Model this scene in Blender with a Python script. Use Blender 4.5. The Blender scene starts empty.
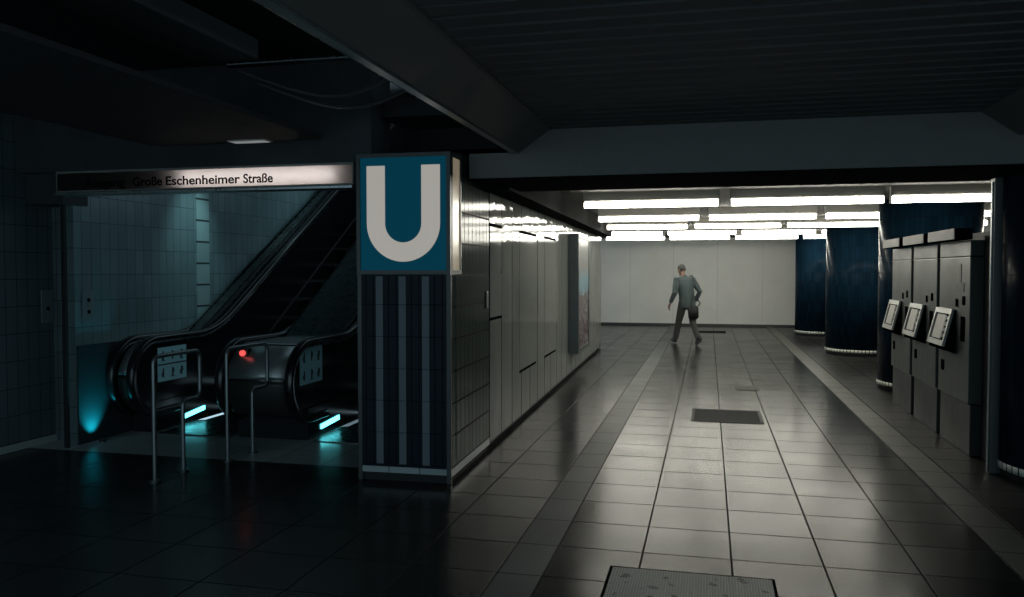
import bpy, bmesh, math, random
from math import sin, cos, pi, radians, atan2, sqrt, hypot
from mathutils import Vector, Matrix
sc = bpy.context.scene
COL = sc.collection
random.seed(4)

# ------------------------------------------------------------ camera, world, exposure
cam = bpy.data.cameras.new('camera'); camo = bpy.data.objects.new('camera', cam); COL.objects.link(camo)
cam.sensor_width = 36; cam.lens = 820/1024*36; cam.clip_end = 200
PSI = math.atan(196.5/820); PIT = math.atan(27.5/820)
camo.location = (0, 0, 1.6); camo.rotation_euler = (pi/2-PIT, 0, PSI)
sc.camera = camo
world = bpy.data.worlds.new('world'); sc.world = world; world.use_nodes = True
bg = world.node_tree.nodes['Background']; bg.inputs[0].default_value = (.58, .86, 1., 1); bg.inputs[1].default_value = .85
sc.view_settings.view_transform = 'Standard'; sc.view_settings.look = 'None'
sc.view_settings.exposure = 0; sc.view_settings.gamma = 1; sc.view_settings.use_curve_mapping = False
try:
    sc.cycles.use_denoising = True
    sc.cycles.max_bounces = 8; sc.cycles.diffuse_bounces = 4; sc.cycles.glossy_bounces = 4; sc.cycles.transmission_bounces = 4
    sc.cycles.sample_clamp_indirect = 4; sc.cycles.caustics_reflective = False; sc.cycles.caustics_refractive = False
except Exception: pass
TUBE = 20.0          # strength of the fluorescent battens

# ------------------------------------------------------------ materials
def principled(name, color=(.5,.5,.5), rough=.5, metal=0., emis=None, es=0., spec=.5, coat=0.):
    m = bpy.data.materials.new(name); m.use_nodes = True
    b = m.node_tree.nodes['Principled BSDF']
    b.inputs['Base Color'].default_value = (*color, 1); b.inputs['Roughness'].default_value = rough
    b.inputs['Metallic'].default_value = metal; b.inputs['Specular IOR Level'].default_value = spec
    b.inputs['Coat Weight'].default_value = coat
    if emis: b.inputs['Emission Color'].default_value = (*emis, 1); b.inputs['Emission Strength'].default_value = es
    return m
class NT:
    def __init__(s, m): s.m = m; s.t = m.node_tree; s.b = s.t.nodes['Principled BSDF']
    def n(s, typ, **kw):
        x = s.t.nodes.new(typ)
        for k, v in kw.items(): setattr(x, k, v)
        return x
    def put(s, sock, v):
        if hasattr(v, 'is_output') or isinstance(v, bpy.types.NodeSocket): s.t.links.new(v, sock)
        else: sock.default_value = v
    def math(s, op, a, b=0., c=0.):
        x = s.n('ShaderNodeMath', operation=op); s.put(x.inputs[0], a); s.put(x.inputs[1], b); s.put(x.inputs[2], c); return x.outputs[0]
    def coords(s):
        tc = s.n('ShaderNodeTexCoord'); sep = s.n('ShaderNodeSeparateXYZ'); s.t.links.new(tc.outputs['Object'], sep.inputs[0])
        return tc.outputs['Object'], sep.outputs[0], sep.outputs[1], sep.outputs[2]
    def comb(s, x, y, z=0.):
        c = s.n('ShaderNodeCombineXYZ'); s.put(c.inputs[0], x); s.put(c.inputs[1], y); s.put(c.inputs[2], z); return c.outputs[0]
    def noise(s, vec, scale, detail=3., rough=.5):
        x = s.n('ShaderNodeTexNoise'); s.put(x.inputs['Vector'], vec); x.inputs['Scale'].default_value = scale
        x.inputs['Detail'].default_value = detail; x.inputs['Roughness'].default_value = rough; return x.outputs[0]
    def mix(s, f, a, b):
        x = s.n('ShaderNodeMix', data_type='RGBA'); s.put(x.inputs[0], f)
        s.put(x.inputs[6], (*a, 1) if isinstance(a, tuple) else a); s.put(x.inputs[7], (*b, 1) if isinstance(b, tuple) else b); return x.outputs[2]
    def ramp(s, v, a, b, lo, hi):
        x = s.n('ShaderNodeMapRange'); s.put(x.inputs[0], v); x.inputs[1].default_value = a; x.inputs[2].default_value = b
        x.inputs[3].default_value = lo; x.inputs[4].default_value = hi; return x.outputs[0]
    def bump(s, h, strength, dist, prev=None):
        x = s.n('ShaderNodeBump'); x.inputs['Strength'].default_value = strength; x.inputs['Distance'].default_value = dist
        s.put(x.inputs['Height'], h)
        if prev: s.t.links.new(prev, x.inputs['Normal'])
        return x.outputs[0]
    def grid(s, u, v, w, h, u0, v0, gap):
        """returns (joint mask 0..1, random per cell)"""
        fu = s.math('DIVIDE', s.math('SUBTRACT', u, u0), w); fv = s.math('DIVIDE', s.math('SUBTRACT', v, v0), h)
        iu = s.math('FLOOR', fu); iv = s.math('FLOOR', fv)
        du = s.math('MULTIPLY', s.math('SUBTRACT', .5, s.math('ABSOLUTE', s.math('SUBTRACT', s.math('SUBTRACT', fu, iu), .5))), w)
        dv = s.math('MULTIPLY', s.math('SUBTRACT', .5, s.math('ABSOLUTE', s.math('SUBTRACT', s.math('SUBTRACT', fv, iv), .5))), h)
        d = s.math('MINIMUM', du, dv)
        mask = s.ramp(d, gap*.5, gap*.5+.0025, 1., 0.)
        wn = s.n('ShaderNodeTexWhiteNoise', noise_dimensions='3D'); s.put(wn.inputs['Vector'], s.comb(iu, iv, 0.))
        return mask, wn.outputs['Value'], du, dv
def tile_mat(name, color, joint, w, h, axis='YZ', u0=0., v0=0., gap=.004, rough=.22, var=.18, wav=.0, cyl=None, pillow=.3, dirt=.15, spec=.5):
    m = principled(name, color, rough, spec=spec); s = NT(m); P, x, y, z = s.coords()
    ax = {'X': x, 'Y': y, 'Z': z}
    if cyl: u = s.math('MULTIPLY', s.math('ARCTAN2', y, x), cyl)
    else: u = ax[axis[0]]
    v = ax[axis[1]]
    mask, rnd, du, dv = s.grid(u, v, w, h, u0, v0, gap)
    dirtn = s.noise(P, 2.2, 4.)
    k = s.math('ADD', s.math('MULTIPLY', s.math('SUBTRACT', rnd, .5), var*2), s.math('ADD', 1., s.math('MULTIPLY', s.math('SUBTRACT', dirtn, .5), -dirt*2)))
    vm = s.n('ShaderNodeVectorMath', operation='SCALE'); vm.inputs[0].default_value = color; s.put(vm.inputs['Scale'], k)
    s.put(s.b.inputs['Base Color'], s.mix(mask, vm.outputs[0], joint))
    s.put(s.b.inputs['Roughness'], s.math('ADD', rough, s.math('MULTIPLY', mask, .5)))
    hgt = s.math('MULTIPLY', s.math('MINIMUM', s.math('MULTIPLY', s.math('MINIMUM', du, dv), 1/.006), 1.), pillow)
    tilt = s.math('MULTIPLY', s.math('MULTIPLY', s.math('SUBTRACT', rnd, .5), du), 6*wav)
    nz = s.math('MULTIPLY', s.noise(P, 5., 2.), wav*2)
    s.put(s.b.inputs['Normal'], s.bump(s.math('ADD', hgt, s.math('ADD', tilt, nz)), .5, .006))
    return m
def granite(name, color, joint, w, h, u0, v0, rough=.33, var=.12, gap=.009, spec=.5, speck=.35, rot=0.):
    m = principled(name, color, rough, spec=spec); s = NT(m); P, x, y, z = s.coords()
    mask, rnd, du, dv = s.grid(x, y, w, h, u0, v0, gap)
    sp = s.ramp(s.noise(P, 62., 2., .7), .35, .65, 1-speck, 1+speck)
    bl = s.ramp(s.noise(P, .9, 4.), .3, .7, .86, 1.12)
    k = s.math('MULTIPLY', s.math('MULTIPLY', sp, bl), s.math('ADD', 1-var, s.math('MULTIPLY', rnd, var*2)))
    vm = s.n('ShaderNodeVectorMath', operation='SCALE'); vm.inputs[0].default_value = color; s.put(vm.inputs['Scale'], k)
    s.put(s.b.inputs['Base Color'], s.mix(mask, vm.outputs[0], joint))
    s.put(s.b.inputs['Specular IOR Level'], s.math('MULTIPLY', s.math('MULTIPLY', k, spec), s.math('SUBTRACT', 1., s.math('MULTIPLY', mask, .9))))
    rr = s.math('ADD', s.ramp(s.noise(P, 1.7, 4.), .3, .7, rough-.02, rough+.03), s.math('ADD', s.math('MULTIPLY', mask, .4), s.math('MULTIPLY', s.math('SUBTRACT', rnd, .5), .03)))
    s.put(s.b.inputs['Roughness'], rr)
    hh = s.math('SUBTRACT', s.math('MULTIPLY', s.noise(P, 60., 3.), .03), s.math('MULTIPLY', mask, 1.))
    tl = s.math('MULTIPLY', s.math('SUBTRACT', rnd, .5), s.math('MULTIPLY', du, .25))
    s.put(s.b.inputs['Normal'], s.bump(s.math('ADD', hh, tl), .35, .006))
    return m
def noisy(name, color, rough=.5, metal=0., amt=.2, scale=3., bump=0., spec=.5, stretch=(1,1,1)):
    m = principled(name, color, rough, metal, spec=spec); s = NT(m); P, x, y, z = s.coords()
    v = s.comb(s.math('MULTIPLY', x, stretch[0]), s.math('MULTIPLY', y, stretch[1]), s.math('MULTIPLY', z, stretch[2]))
    nz = s.noise(v, scale, 5., .6)
    k = s.ramp(nz, .3, .7, 1-amt, 1+amt)
    vm = s.n('ShaderNodeVectorMath', operation='SCALE'); vm.inputs[0].default_value = color; s.put(vm.inputs['Scale'], k)
    s.put(s.b.inputs['Base Color'], vm.outputs[0])
    s.put(s.b.inputs['Roughness'], s.ramp(nz, .3, .7, max(.02, rough-.06), rough+.08))
    if bump: s.put(s.b.inputs['Normal'], s.bump(nz, bump, .01))
    return m
T = .2432
M = {}
M['floor'] = granite('floor_tiles', (.020,.023,.021), (.008,.009,.009), 2*T, 2*T, .135, 4.17, spec=.085, rough=.21, gap=.007)
M['floor_left'] = granite('floor_tiles_left', (.024,.027,.026), (.012,.014,.014), 2*T, 2*T, -1.08, 4.17, spec=.10, rough=.21, gap=.006)
M['strip'] = granite('floor_strip_tiles', (.085,.10,.096), (.02,.014,.014), T, 2*T, -1.08, 4.17, spec=.12, rough=.42, gap=.006, speck=.08, var=.06)
M['strip_right'] = granite('floor_strip_right_tiles', (.095,.098,.083), (.015,.033,.033), T, 2*T, 1.605, 4.17, rough=.4, speck=.08, var=.06)
M['floor_right'] = granite('floor_right_granite_shaded', (.011,.011,.010), (.012,.012,.012), 2*T, 2*T, 1.85, 4.17, rough=.36, speck=.5)  # dark granite, base lowered further to paint in the light falloff here
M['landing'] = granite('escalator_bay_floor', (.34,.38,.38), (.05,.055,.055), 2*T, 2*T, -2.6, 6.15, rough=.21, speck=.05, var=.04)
M['ceil_dark'] = noisy('ceiling_dark', (.035,.04,.042), .8, amt=.3)
M['slat'] = noisy('ceiling_slats', (.085,.09,.09), .55, amt=.15, stretch=(.3,6,1))
M['beam'] = noisy('beam_panel', (.13,.125,.12), .5, amt=.1)
M['under_shade'] = principled('beam_underside_shade', (.012,.013,.013), .9, spec=.05)  # near-black colour paints the shade under the cross beam
M['hall_ceiling'] = noisy('hall_ceiling', (.032,.031,.026), .75, amt=.25, scale=4.)
M['plaster'] = noisy('back_wall_panels', (.80,.80,.76), .5, amt=.05, scale=1.2)
M['black'] = noisy('black_void', (.012,.013,.014), .8)
M['nose'] = noisy('nose_metal', (.42,.45,.45), .36, .75, amt=.1, scale=10.)
M['stepmetal'] = principled('step_metal', (.025,.028,.03), .5, .3)
M['blackgloss'] = principled('black_gloss', (.010,.012,.013), .16, spec=.6)
M['rubber'] = principled('handrail_rubber', (.008,.008,.009), .22, spec=.6)
M['steel'] = noisy('brushed_steel', (.42,.45,.46), .3, 1., amt=.1, scale=20.)
M['darksteel'] = noisy('dark_steel', (.10,.115,.12), .28, .9, amt=.15, scale=12.)
M['hoop'] = noisy('worn_steel_tube', (.20,.22,.225), .38, .85, amt=.1, scale=20.)
M['frame'] = principled('sign_frame_grey', (.05,.053,.053), .4, .3)
M['panelwall'] = None
M['tile_wall'] = tile_mat('wall_tiles_green_grey', (.058,.085,.076), (.004,.005,.005), T/2, T, 'YZ', .04, .11, wav=.05, rough=.10, spec=.02, gap=.014, pillow=.15, var=.1)
M['tile_alcove'] = tile_mat('alcove_wall_tiles', (.165,.235,.245), (.022,.04,.045), T/2, T, 'YZ', .0, .107, wav=.12, rough=.24, var=.1)
M['tile_left'] = tile_mat('left_wall_tiles', (.09,.118,.13), (.015,.025,.028), T/2, T, 'YZ', .0, .066, wav=.1, rough=.3, var=.08)
M['tile_alcove_x'] = tile_mat('return_wall_tiles', (.10,.13,.14), (.02,.025,.028), T/2, T, 'XZ', .0, .107, rough=.3)
M['tile_blue'] = tile_mat('column_tiles_blue', (.005,.018,.033), (.004,.008,.012), .066, T, 'XZ', cyl=.63, v0=.11, wav=.07, rough=.22, var=.25, pillow=.15, spec=.02)
M['tile_navy'] = tile_mat('pillar_tiles_navy', (.004,.009,.017), (.004,.008,.01), T/4, T, 'XZ', -.73, .13, wav=.05, rough=.45, spec=.15)
M['tile_white'] = tile_mat('pillar_tiles_white', (.24,.30,.32), (.02,.025,.03), T, T, 'YZ', 0., .13, rough=.25, var=.05)
M['tile_whitering'] = tile_mat('column_ring_tiles', (.62,.64,.58), (.03,.035,.035), .066, 5., 'XZ', cyl=.63, v0=-1., rough=.3, gap=.012)
M['white_band'] = tile_mat('pillar_band_tiles', (.30,.35,.35), (.05,.06,.06), T, 5, 'XZ', -.73, -1., rough=.3)
M['tube'] = principled('fluorescent_tube', (.8,.8,.8), .4, emis=(1.,.975,.85), es=TUBE)
M['fixture'] = principled('lamp_housing', (.5,.48,.44), .5)
M['blue_face'] = principled('sign_blue_face', (.0,.03,.045), .6, spec=.2, emis=(.0,.042,.072), es=.68)
M['white_face'] = noisy('sign_white_letter', (.25,.24,.225), .45, amt=.06, scale=5)
_b = M['white_face'].node_tree.nodes['Principled BSDF']; _b.inputs['Emission Color'].default_value = (.41,.38,.34,1); _b.inputs['Emission Strength'].default_value = .78
M['side_face'] = noisy('sign_side_panel', (.42,.37,.29), .22, spec=.2, amt=.1, scale=4)
_b = M['side_face'].node_tree.nodes['Principled BSDF']; _b.inputs['Emission Color'].default_value = (.35,.28,.19,1); _b.inputs['Emission Strength'].default_value = .45
M['text'] = principled('lettering_black', (.004,.004,.005), .8, spec=.1)
M['led'] = principled('led_teal', (.2,.5,.55), .4, emis=(.13,.9,1.), es=4.2)
M['red'] = principled('red_signal', (.3,.01,.01), .4, emis=(1.,.10,.09), es=1.2)
M['sticker'] = principled('sticker_grey_blue', (.42,.72,.76), .6, emis=(.05,.10,.11), es=.0)
M['icon'] = principled('sticker_icon_dark', (.03,.05,.055), .5)
M['consoleframe'] = noisy('console_frame_metal', (.30,.31,.29), .42, .6, amt=.1)
M['cabinet'] = noisy('machine_grey_paint', (.066,.075,.071), .45, .15, amt=.08)
M['cabinet_low'] = noisy('machine_plinth_paint', (.034,.038,.036), .5, .1, amt=.1)
M['screen'] = principled('console_screen', (.25,.25,.22), .5, emis=(.6,.56,.46), es=.10)
M['header_lit'] = principled('machine_header_plate', (.14,.14,.135), .6, emis=(.5,.48,.43), es=.06)
M['hole'] = principled('dark_recess', (.004,.0045,.005), 1., spec=0.)
M['adframe'] = noisy('display_case_grey', (.10,.12,.12), .4, .3, amt=.08)
M['grate'] = principled('grate_metal', (.03,.035,.034), .6, .1, spec=.2)
M['skin'] = principled('skin', (.36,.22,.16), .55)
M['hair'] = noisy('grey_hair', (.07,.07,.066), .9, amt=.3, scale=60)
M['shirt'] = noisy('blue_grey_shirt', (.07,.095,.10), .85, amt=.12, scale=12, bump=.2)
M['trouser'] = noisy('grey_trousers', (.07,.07,.064), .9, amt=.12, scale=14, bump=.2)
M['shoe'] = principled('dark_shoe', (.02,.02,.022), .5)
M['sole'] = principled('pale_sole', (.35,.35,.33), .7)
M['bag'] = noisy('black_bag_cloth', (.009,.01,.012), .7, amt=.2, scale=20)

def wallpanel_mat():
    m = principled('enamel_wall_panels', (.23,.245,.23), .09, spec=.02); s = NT(m); P, x, y, z = s.coords()
    mask, rnd, du, dv = s.grid(y, z, 2*T, 50., 1.25, -10., .02)
    m2, rnd2, du2, dv2 = s.grid(y, z, T/2, 50., 1.25, -10., .004)
    k = s.math('ADD', .93, s.math('MULTIPLY', rnd, .14))
    k = s.math('MULTIPLY', k, s.ramp(s.noise(s.comb(x, y, s.math('MULTIPLY', z, .2)), 3., 4.), .3, .7, .93, 1.06))
    k = s.math('MULTIPLY', k, s.math('SUBTRACT', 1., s.math('MULTIPLY', m2, .22)))
    vm = s.n('ShaderNodeVectorMath', operation='SCALE'); vm.inputs[0].default_value = (.23,.245,.23); s.put(vm.inputs['Scale'], k)
    s.put(s.b.inputs['Base Color'], s.mix(mask, vm.outputs[0], (.03,.035,.035)))
    s.put(s.b.inputs['Roughness'], s.ramp(s.noise(P, 3., 3.), .3, .7, .045, .09))
    arch = s.math('SINE', s.math('MULTIPLY', s.math('DIVIDE', s.math('SUBTRACT', y, 1.25), 2*T), 2*pi))
    nz = s.noise(s.comb(x, s.math('MULTIPLY', y, 2.2), z), 2.6, 2.)
    s.put(s.b.inputs['Normal'], s.bump(s.math('ADD', s.math('MULTIPLY', arch, .25), s.math('SUBTRACT', nz, mask)), .5, .010))
    return m
M['panelwall'] = wallpanel_mat()
def hatch_mat():
    m = noisy('enamel_hatch', (.235,.25,.235), .07, amt=.05, scale=2., spec=.02)
    return m
M['hatch'] = hatch_mat()
def plate_mat():
    m = principled('checker_plate', (.17,.17,.15), .5, .1, spec=.2); s = NT(m); P, x, y, z = s.coords()
    a, r1, du, dv = s.grid(x, y, .014, .014, 0., 0., .004)
    st = s.ramp(s.noise(P, 13., 3.), .60, .64, 0., .9)
    base = s.mix(a, (.38,.40,.36), (.17,.18,.17))
    s.put(s.b.inputs['Base Color'], s.mix(st, base, (.015,.017,.017)))
    s.put(s.b.inputs['Normal'], s.bump(a, .6, -.004))
    return m
M['plate'] = plate_mat()
def poster_mat():
    m = principled('poster_print', (.4,.4,.4), .25); s = NT(m); P, x, y, z = s.coords()
    n1 = s.noise(P, 5., 4.); n2 = s.noise(P, 11., 3.)
    c = s.mix(s.ramp(n1, .42, .58, 0., 1.), (.30,.14,.12), (.35,.33,.32))
    d = s.mix(s.ramp(n2, .45, .6, 0., 1.), (.09,.035,.035), (.24,.22,.25))
    e = s.mix(s.ramp(s.math('ADD', z, s.math('MULTIPLY', n1, .4)), 1.35, 1.55, 0., 1.), d, (.22,.42,.52))
    f = s.mix(s.ramp(s.math('ADD', z, s.math('MULTIPLY', n2, .3)), 1.62, 1.8, 0., 1.), e, (.30,.31,.31))
    s.put(s.b.inputs['Base Color'], f)
    return m
M['poster'] = poster_mat()
def lightbox_face():
    m = bpy.data.materials.new('diffuser_sheet'); m.use_nodes = True; t = m.node_tree; t.nodes.clear()
    o = t.nodes.new('ShaderNodeOutputMaterial'); a = t.nodes.new('ShaderNodeBsdfTranslucent'); b = t.nodes.new('ShaderNodeBsdfDiffuse'); mx = t.nodes.new('ShaderNodeMixShader')
    a.inputs[0].default_value = (.8,.76,.74,1); b.inputs[0].default_value = (.03,.03,.03,1); mx.inputs[0].default_value = .5
    t.links.new(a.outputs[0], mx.inputs[1]); t.links.new(b.outputs[0], mx.inputs[2]); t.links.new(mx.outputs[0], o.inputs[0])
    return m
M['diffuser'] = lightbox_face()

# ------------------------------------------------------------ mesh helpers
class MB:
    def __init__(s): s.v = []; s.f = []; s.mi = []; s.sm = []
    def add(s, vs, fs, mi=0, smooth=False):
        o = len(s.v); s.v += [tuple(p) for p in vs]
        for f in fs: s.f.append(tuple(i+o for i in f)); s.mi.append(mi); s.sm.append(smooth)
        return s
    def box(s, x0, x1, y0, y1, z0, z1, mi=0):
        vs = [(x,y,z) for x in (x0,x1) for y in (y0,y1) for z in (z0,z1)]
        return s.add(vs, [(0,1,3,2),(4,6,7,5),(0,4,5,1),(2,3,7,6),(0,2,6,4),(1,5,7,3)], mi)
    def bbox(s, x0, x1, y0, y1, z0, z1, b=.01, mi=0):
        """bevelled box"""
        bm = bmesh.new(); bmesh.ops.create_cube(bm, size=1)
        for v in bm.verts: v.co = Vector(((x0+x1)/2+v.co.x*(x1-x0), (y0+y1)/2+v.co.y*(y1-y0), (z0+z1)/2+v.co.z*(z1-z0)))
        bmesh.ops.bevel(bm, geom=bm.edges[:], offset=b, segments=2, affect='EDGES', profile=.6)
        bm.verts.index_update(); s.add([v.co[:] for v in bm.verts], [[v.index for v in f.verts] for f in bm.faces], mi); bm.free(); return s
    def prism(s, prof, axis, a, b, mi=0, smooth=False):
        """closed 2D profile extruded along axis X/Y/Z from a to b"""
        n = len(prof)
        def mk(p, t):
            return {'X': (t, p[0], p[1]), 'Y': (p[0], t, p[1]), 'Z': (p[0], p[1], t)}[axis]
        vs = [mk(p, a) for p in prof] + [mk(p, b) for p in prof]
        o = len(s.v); s.add(vs, [tuple(range(n))[::-1], tuple(range(n, 2*n))], mi)
        for i in range(n):
            j = (i+1) % n; s.f.append((o+i, o+j, o+n+j, o+n+i)); s.mi.append(mi); s.sm.append(smooth)
        return s
    def tube(s, pts, r, seg=10, mi=0, caps=True, radii=None):
        pts = [Vector(p) for p in pts]; n = len(pts); rings = []
        up = None
        for i, p in enumerate(pts):
            d = (pts[min(i+1, n-1)]-pts[max(i-1, 0)]).normalized()
            if up is None:
                up = d.orthogonal().normalized()
            up = (up - d*up.dot(d)).normalized(); q = d.cross(up)
            rr = radii[i] if radii else r
            rings.append([p + up*cos(2*pi*k/seg)*rr + q*sin(2*pi*k/seg)*rr for k in range(seg)])
        vs = [v for R in rings for v in R]; fs = []
        for i in range(n-1):
            for k in range(seg):
                k2 = (k+1) % seg; fs.append((i*seg+k, i*seg+k2, (i+1)*seg+k2, (i+1)*seg+k))
        s.add(vs, fs, mi, True)
        if caps: s.add([*rings[0], *rings[-1]], [tuple(range(seg))[::-1], tuple(range(seg, 2*seg))], mi)
        return s
    def sweep(s, pts, prof, side, mi=0, caps=True):
        """sweep a profile (lateral, normal) along points lying in the plane perpendicular to 'side'"""
        pts = [Vector(p) for p in pts]; side = Vector(side); n = len(pts); m = len(prof); vs = []
        for i, p in enumerate(pts):
            d = (pts[min(i+1, n-1)]-pts[max(i-1, 0)]).normalized(); nn = side.cross(d)
            vs += [p + side*a + nn*b for a, b in prof]
        fs = [(i*m+k, i*m+(k+1) % m, (i+1)*m+(k+1) % m, (i+1)*m+k) for i in range(n-1) for k in range(m)]
        s.add(vs, fs, mi, True)
        if caps: s.add(vs[:m]+vs[-m:], [tuple(range(m))[::-1], tuple(range(m, 2*m))], mi)
        return s
    def build(s, name, mats, parent=None, loc=(0,0,0), rz=0.):
        me = bpy.data.meshes.new(name); me.from_pydata([tuple(v) for v in s.v], [], s.f)
        for m in (mats if isinstance(mats, (list, tuple)) else [mats]): me.materials.append(m)
        for p, mi, sm in zip(me.polygons, s.mi, s.sm): p.material_index = mi; p.use_smooth = sm
        bm = bmesh.new(); bm.from_mesh(me); bmesh.ops.recalc_face_normals(bm, faces=bm.faces); bm.to_mesh(me); bm.free()
        me.update(); o = bpy.data.objects.new(name, me); COL.objects.link(o); o.location = loc; o.rotation_euler = (0,0,rz)
        if parent: o.parent = parent
        return o
def tag(o, label, cat, group=None):
    o['label'] = label; o['category'] = cat
    if group: o['group'] = group
    return o
def thing(name, label, cat, loc=(0,0,0), rz=0., group=None):
    o = bpy.data.objects.new(name, None); COL.objects.link(o); o.location = loc; o.rotation_euler = (0,0,rz); o.empty_display_size = .1
    return tag(o, label, cat, group)
def struct(o): o['kind'] = 'structure'; return o
def copy_tree(o, parent=None):
    c = o.copy(); COL.objects.link(c)
    if parent: c.parent = parent
    for ch in list(o.children): copy_tree(ch, c)
    return c
def arc(cx, cz, r, a0, a1, n=10): return [(cx+r*cos(radians(a0+(a1-a0)*i/n)), cz+r*sin(radians(a0+(a1-a0)*i/n))) for i in range(n+1)]

# ------------------------------------------------------------ setting: floor
m = MB()
YN, YF = -3., 24.4
YC = .2
def band(mb, x0, x1, y0, y1, mi): mb.box(x0, x1, y0, y1, -.15, 0., mi)
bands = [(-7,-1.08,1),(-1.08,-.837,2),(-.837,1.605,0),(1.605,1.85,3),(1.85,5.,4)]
for a, b, mi in bands:
    if mi == 1:
        band(m, a, b, YN, 6.15, mi); band(m, -2.62, b, 6.15, YF, mi); band(m, -7, -2.62, 16.8, YF, mi)
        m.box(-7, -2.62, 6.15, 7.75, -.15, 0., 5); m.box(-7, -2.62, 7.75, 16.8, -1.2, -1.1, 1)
    else: band(m, a, b, YN, YF, mi)
struct(m.build('floor', [M['floor'], M['floor_left'], M['strip'], M['strip_right'], M['floor_right'], M['landing']]))

# ------------------------------------------------------------ setting: walls
struct(MB().box(-7, 5, YF, YF+.2, 0, 2.9).build('wall_back', M['plaster']))
tm = MB()
for k in range(9): tm.box(-6+k*1.25-.0015, -6+k*1.25+.0015, YF-.002, YF, .1, 2.5, 1)
tm.box(-7, 5, YF-.015, YF, 0, .07)
struct(tm.build('baseboard_back', [M['frame'], M['cabinet']]))
struct(MB().box(-6.2, -6., 1., 6.5, 0, 3.4).build('wall_left', M['tile_left']))
struct(MB().box(-6., -5.985, 1., 6.5, .0, .06).build('baseboard_left', principled('baseboard_tiles', (.34,.38,.37), .4)))
m = MB(); m.box(-5.78, -5.63, 6.35, 17., 0, 6.5, 0)
wa = struct(m.build('wall_escalator_side', M['tile_alcove']))
struct(MB().box(-6.2, -5.66, 6.5, 6.6, 0, 3.4).build('wall_left_return', M['tile_alcove_x']))
struct(MB().box(-5.655, -5.615, 6.22, 6.25, 0, 2.26).build('trim_1', M['black']))
# pale glazed column of stacked tiles in the escalator wall, and one at the wall's near end
m = MB(); m.box(-5.632, -5.624, 8.19, 8.43, .93, 3.2);
struct(m.build('trim_2', tile_mat('stacked_tiles', (.29,.40,.40), (.02,.03,.03), 5., T, 'YZ', 0., .107+T/2, rough=.26, var=.06, gap=.02)))
# dark glossy lower cladding on the escalator wall
struct(MB().box(-5.63, -5.615, 6.36, 7.9, .0, .915).build('trim_3', principled('dark_cladding', (.03,.04,.045), .38, .2)))
# escalator shaft: sloping dark roof, far wall, inner wall
struct(MB().prism([(6.5, 2.9), (7.6, 3.3), (17, 8.8), (17, 9.0), (7.5, 3.5), (6.5, 3.05)], 'X', -5.8, -2.6).build('ceiling_escalator_shaft', M['black']))
struct(MB().box(-5.8, -2.6, 17., 17.2, 0, 9.).build('wall_shaft_end', M['black']))

# rotated wall line (pillar and panelled wall stand on it)
RZ = math.atan2(.0261, .99966); W0 = (-1.87, 5.83, 0)
m = MB(); m.box(-.73, -.03, 1.22, 11.05, 0.0, 2.3, 0); m.box(-.045, -.03, 1.22, 11.05, 0, .05, 0)
struct(MB().box(-.74, -.04, 1.215, 11.04, 0, 2.3).build('wall_core', M['black'], None, W0, RZ))
struct(MB().box(-.04, 0., 1.25, 11.05, .055, 2.3).box(-.74, 0., 11.03, 11.06, 0., 2.3).build('wall_panels', M['panelwall'], None, W0, RZ))
# side tiles section between sign and panels
m = MB(); m.box(-.72, 0., .07, 1.22, .11, 1.6); m.box(-.72, 0., .31, 1.22, 1.6, 2.3)
# hatches in the panelled wall
def hatch(name, label, y0, y1, z0, z1):
    t = thing('service_hatch', label, 'hatch', (W0[0], W0[1], 0), RZ, 'flush service hatches in the panelled wall')
    MB().bbox(0., .0025, y0, y1, z0, z1, .001).build('door', M['hatch'], t)
    for za, zb in ((z1, z1+.028), (z0-.026, z0)): MB().box(0., .004, y0-.006, y1+.006, za, zb).build('ventilation_slot', M['hole'], t)
    MB().tube([(.006, y1-.05, (z0+z1)/2), (.011, y1-.05, (z0+z1)/2)], .008, 8).build('lock', M['darksteel'], t)
    return t
hatch('a', 'short pale hatch with dark slots right beside the green tiles', 1.262, 1.73, 1.18, 2.0)
hatch('b', 'tall pale hatch in the wall, middle one of the three', 2.60, 3.56, .545, 2.0)
hatch('c', 'tall pale hatch in the wall, nearest to the advertising case', 4.15, 5.03, .545, 2.0)

# ------------------------------------------------------------ tiled pillar
p = thing('tiled_pillar', 'square pillar of dark navy tiles with three white tile stripes under the U sign', 'pillar', W0, RZ)
MB().box(-.715, -.015, .015, 1.215, 0, 1.575).box(-.715, -.015, .31, 1.215, 1.575, 2.52).build('core', M['black'], p)
MB().box(-.70, -.03, 0., .016, .11, 1.575).build('navy_tile_facing', M['tile_navy'], p)
m = MB(); m.box(-.016, 0., .04, 1.22, .11, 1.575); m.box(-.016, 0., .31, 1.22, 1.575, 2.33)
m.build('side_tile_facing', M['tile_wall'], p)
m = MB()
for xa in (-.587, -.404, -.220): m.box(xa, xa+.056, -.003, .0, .13, 1.56)
m.build('white_tile_stripes', M['tile_white'], p)
m = MB(); m.box(-.72, -.005, -.006, .01, .065, .11); m.box(-.01, .006, .0, 1.22, .05, .11)
m.build('base_band', M['white_band'], p)
for (xa, ya) in ((-.735, -.008), (-.03, -.008)): MB().bbox(xa, xa+.035, ya, ya+.035, 0., 1.578, .004).build('corner_trim', M['frame'], p)
# small-format tiles beside the corner
m = MB()
z = .16
while z < 1.5:
    m.box(-.001, .003, .14, .26, z, z+.052); z += T/4
m.build('small_tile_column', M['tile_wall'], p)
m = MB().bbox(.0, .012, 1.09, 1.17, 1.27, 1.42, .004); m.build('switch_plate', M['frame'], p)

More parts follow.
